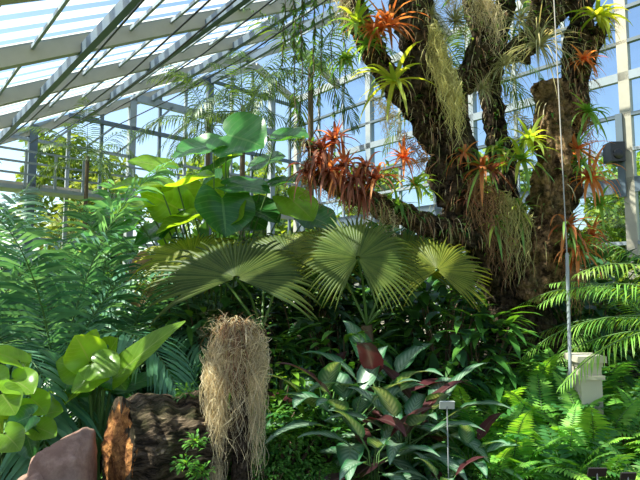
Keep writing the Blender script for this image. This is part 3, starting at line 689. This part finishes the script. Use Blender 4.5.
def mk_str(m,m2,label,n=17,L=.54,w=.19,el=(58,-8),H=.28):
    root=obj('striped_leaf_plant',None,label=label,cat='foliage plant',group='striped foliage plants')
    S=MB(); M=MB()
    for i in range(n):
        k=(i+.5)/n; az=i*2.39996; e=math.radians(el[0]+(el[1]-el[0])*k); h=.25+H*(1-k)
        p=V(.06*math.cos(az),.06*math.sin(az),h); d=V(math.cos(az)*math.cos(e),math.sin(az)*math.cos(e),math.sin(e))
        q=p+d*.18; tube(S,[V(0,0,-.05),p,q],.007,M_stem,4)
        blade(M,q,d,L*R.uniform(.8,1.1),w*R.uniform(.85,1.1),.9,m2 if (m2 and i%6==1) else m,P_ov,8,.22,hint=Z if abs(d.z)<.97 else V(1,0,0),across=5,wave=.1)
    obj('foliage',M.mesh('foliage'),parent=root); obj('stems',S.mesh('stems'),parent=root); return root
t1=mk_str(L_agl,L_red,'striped silver and green leaves with maroon undersides')
place(t1,[(352,4.5,1.1),(402,4.25,.95),(320,4.9,1.05),(378,5.0,1.3),(425,4.6,1.0),(372,4.0,.8),(440,3.75,.5),(465,4.2,.65)])
def mk_fern(m,label,n=18,L=.8,ll=.2,lw=.024,nl=34,droop=1.3,tri=True):
    M=MB()
    for i in range(n):
        az=i*2.39996; e=math.radians(75-55*i/n)
        frond(M,V(0,0,0),V(math.cos(az)*math.cos(e),math.sin(az)*math.cos(e),math.sin(e)),L*R.uniform(.8,1.1),droop,nl,ll,lw,m,M_stem,ang=80,ldroop=.3,rr=.006,start=.1,n=9,ln=3,vee=.05,jit=.06,tri=tri)
    return obj('fern',M.mesh('fern'),label=label,cat='fern',group='ferns in the planting bed')
f1=mk_fern(L_fern,'bright green feathery fern',16,.95,.26,.026,36)
place(f1,[(505,4.4,1.0),(465,5.0,1.1),(540,4.9,1.2),(485,4.1,.7),(560,4.3,.9),(588,4.55,1.15),(650,4.6,.95),(620,5.8,1.3),(520,5.6,1.4),(680,5.2,1.2),(190,5.0,1.0),(160,5.2,.95),(290,4.8,.95),(450,4.6,.85),(555,5.6,1.3),(215,5.2,1.0),(310,5.2,1.0),(485,5.3,1.2),(615,4.7,1.1)])
f2=mk_fern(L_fernd,'dark green fern with broad pinnae',14,.9,.2,.05,16,tri=False)
place(f2,[(480,4.7,.9),(560,3.95,.7),(250,5.1,1.0),(595,4.0,.7),(225,4.8,.85),(580,5.8,1.3),(640,4.7,1.1),(500,5.3,1.1),(120,5.0,.8),(60,5.0,.8),(10,4.9,.8),(450,4.0,.6),(640,3.8,.7),(300,4.5,.7),(610,4.4,.85),(530,5.2,1.2),(560,5.2,1.2)])
c=Wp(150,282,6.4); M=MB(); heart(M,c+V(0,0,.3),V(-.3,-.1,-1),V(0,-1,.2),.7,.42,L_dry,.1,.1)
tube(M,[c+V(0,0,.3),c+V(.2,.1,.1),V(c.x+.3,c.y+.1,0)],.012,M_stemb,5)
obj('dry_leaf',M.mesh('dry',c),c,label='large withered pinkish-brown hanging leaf',cat='dead leaf')

# ------------------------------------------------------------------ pole, speaker, pedestal, labels
p=Wp(571,300,4.9); M=MB(); tube(M,[V(p.x-.05,p.y,0),V(p.x-.02,p.y,2.0)],.016,M_steel,8)
root=obj('support_pole',M.mesh('pole',V(p.x,p.y,0)),(p.x,p.y,0),label='thin grey metal support pole rising from the ferns',cat='pole')
M=MB(); tube(M,[V(p.x-.02,p.y,2.0),V(p.x-.06,p.y,6.9)],.006,M_wire,5); obj('wire',M.mesh('wire',V(p.x,p.y,0)),parent=root)
p=Wp(614,153,11.05); M=MB(); beam(M,p-V(0,0,.22),p+V(0,0,.22),.32,.32,M_black,V(0,1,0))
root=obj('loudspeaker',None,p,label='small black box loudspeaker fixed to the glass wall',cat='loudspeaker')
obj('case',M.mesh('case',p,False),parent=root)
M=MB(); tube(M,[p+V(0,-.16,-.06),p+V(0,-.18,-.06)],[.12,.10],M_black,20,cap=True); obj('cone',M.mesh('cone',p),parent=root)
M=MB(); q=AB(A.dot(p),B1,p.z); beam(M,p,q,.07,.07,M_dsteel); beam(M,p-V(0,0,.25),q-V(0,0,.25),.1,.05,M_dsteel); beam(M,AB(A.dot(p)-.1,B1-.12,p.z-1.0),AB(A.dot(p)-.1,B1-.12,p.z+.9),.14,.14,M_dsteel,A); obj('bracket',M.mesh('bracket',p,False),parent=root)
p=Wp(585,360,4.9); g=V(p.x,p.y,0); root=obj('stone_pedestal',None,g,label='weathered cream stone pedestal half hidden by ferns',cat='pedestal')
M=MB(); beam(M,V(g.x,g.y,-.05),V(g.x,g.y,.15),.36,.36,M_white,V(0,1,0)); obj('plinth',M.mesh('plinth',g,False),parent=root)
M=MB(); beam(M,V(g.x,g.y,.15),V(g.x,g.y,.92),.2,.2,M_white,V(0,1,0)); beam(M,V(g.x,g.y,.8),V(g.x,g.y,.84),.24,.24,M_white,V(0,1,0)); obj('column',M.mesh('col',g,False),parent=root)
M=MB(); beam(M,V(g.x,g.y,.92),V(g.x,g.y,.96),.22,.22,M_white,V(0,1,0)); beam(M,V(g.x,g.y,.96),V(g.x,g.y,1.02),.27,.27,M_white,V(0,1,0)); obj('top_slab',M.mesh('slab',g,False),parent=root)
def plabel(x,y,d,w,h,mat,label):
    p=Wp(x,y,d); g=V(p.x,p.y,0); root=obj('plant_label',None,g,label=label,cat='plant label')
    M=MB(); tube(M,[V(p.x,p.y,0),p],.005,M_wire,6); obj('stake',M.mesh('stake',g),parent=root)
    M=MB(); beam(M,p-V(w/2,0,0),p+V(w/2,0,0),.012,h,mat,V(0,-.3,.95)); obj('plate',M.mesh('plate',g,False),parent=root)
plabel(447,405,3.8,.11,.06,M_label,'small grey-white plant label on a metal stake')
plabel(597,472,3.4,.12,.06,M_black,'small black plant label on a stake')
plabel(628,476,3.4,.1,.05,M_black,'small black plant label on a stake')
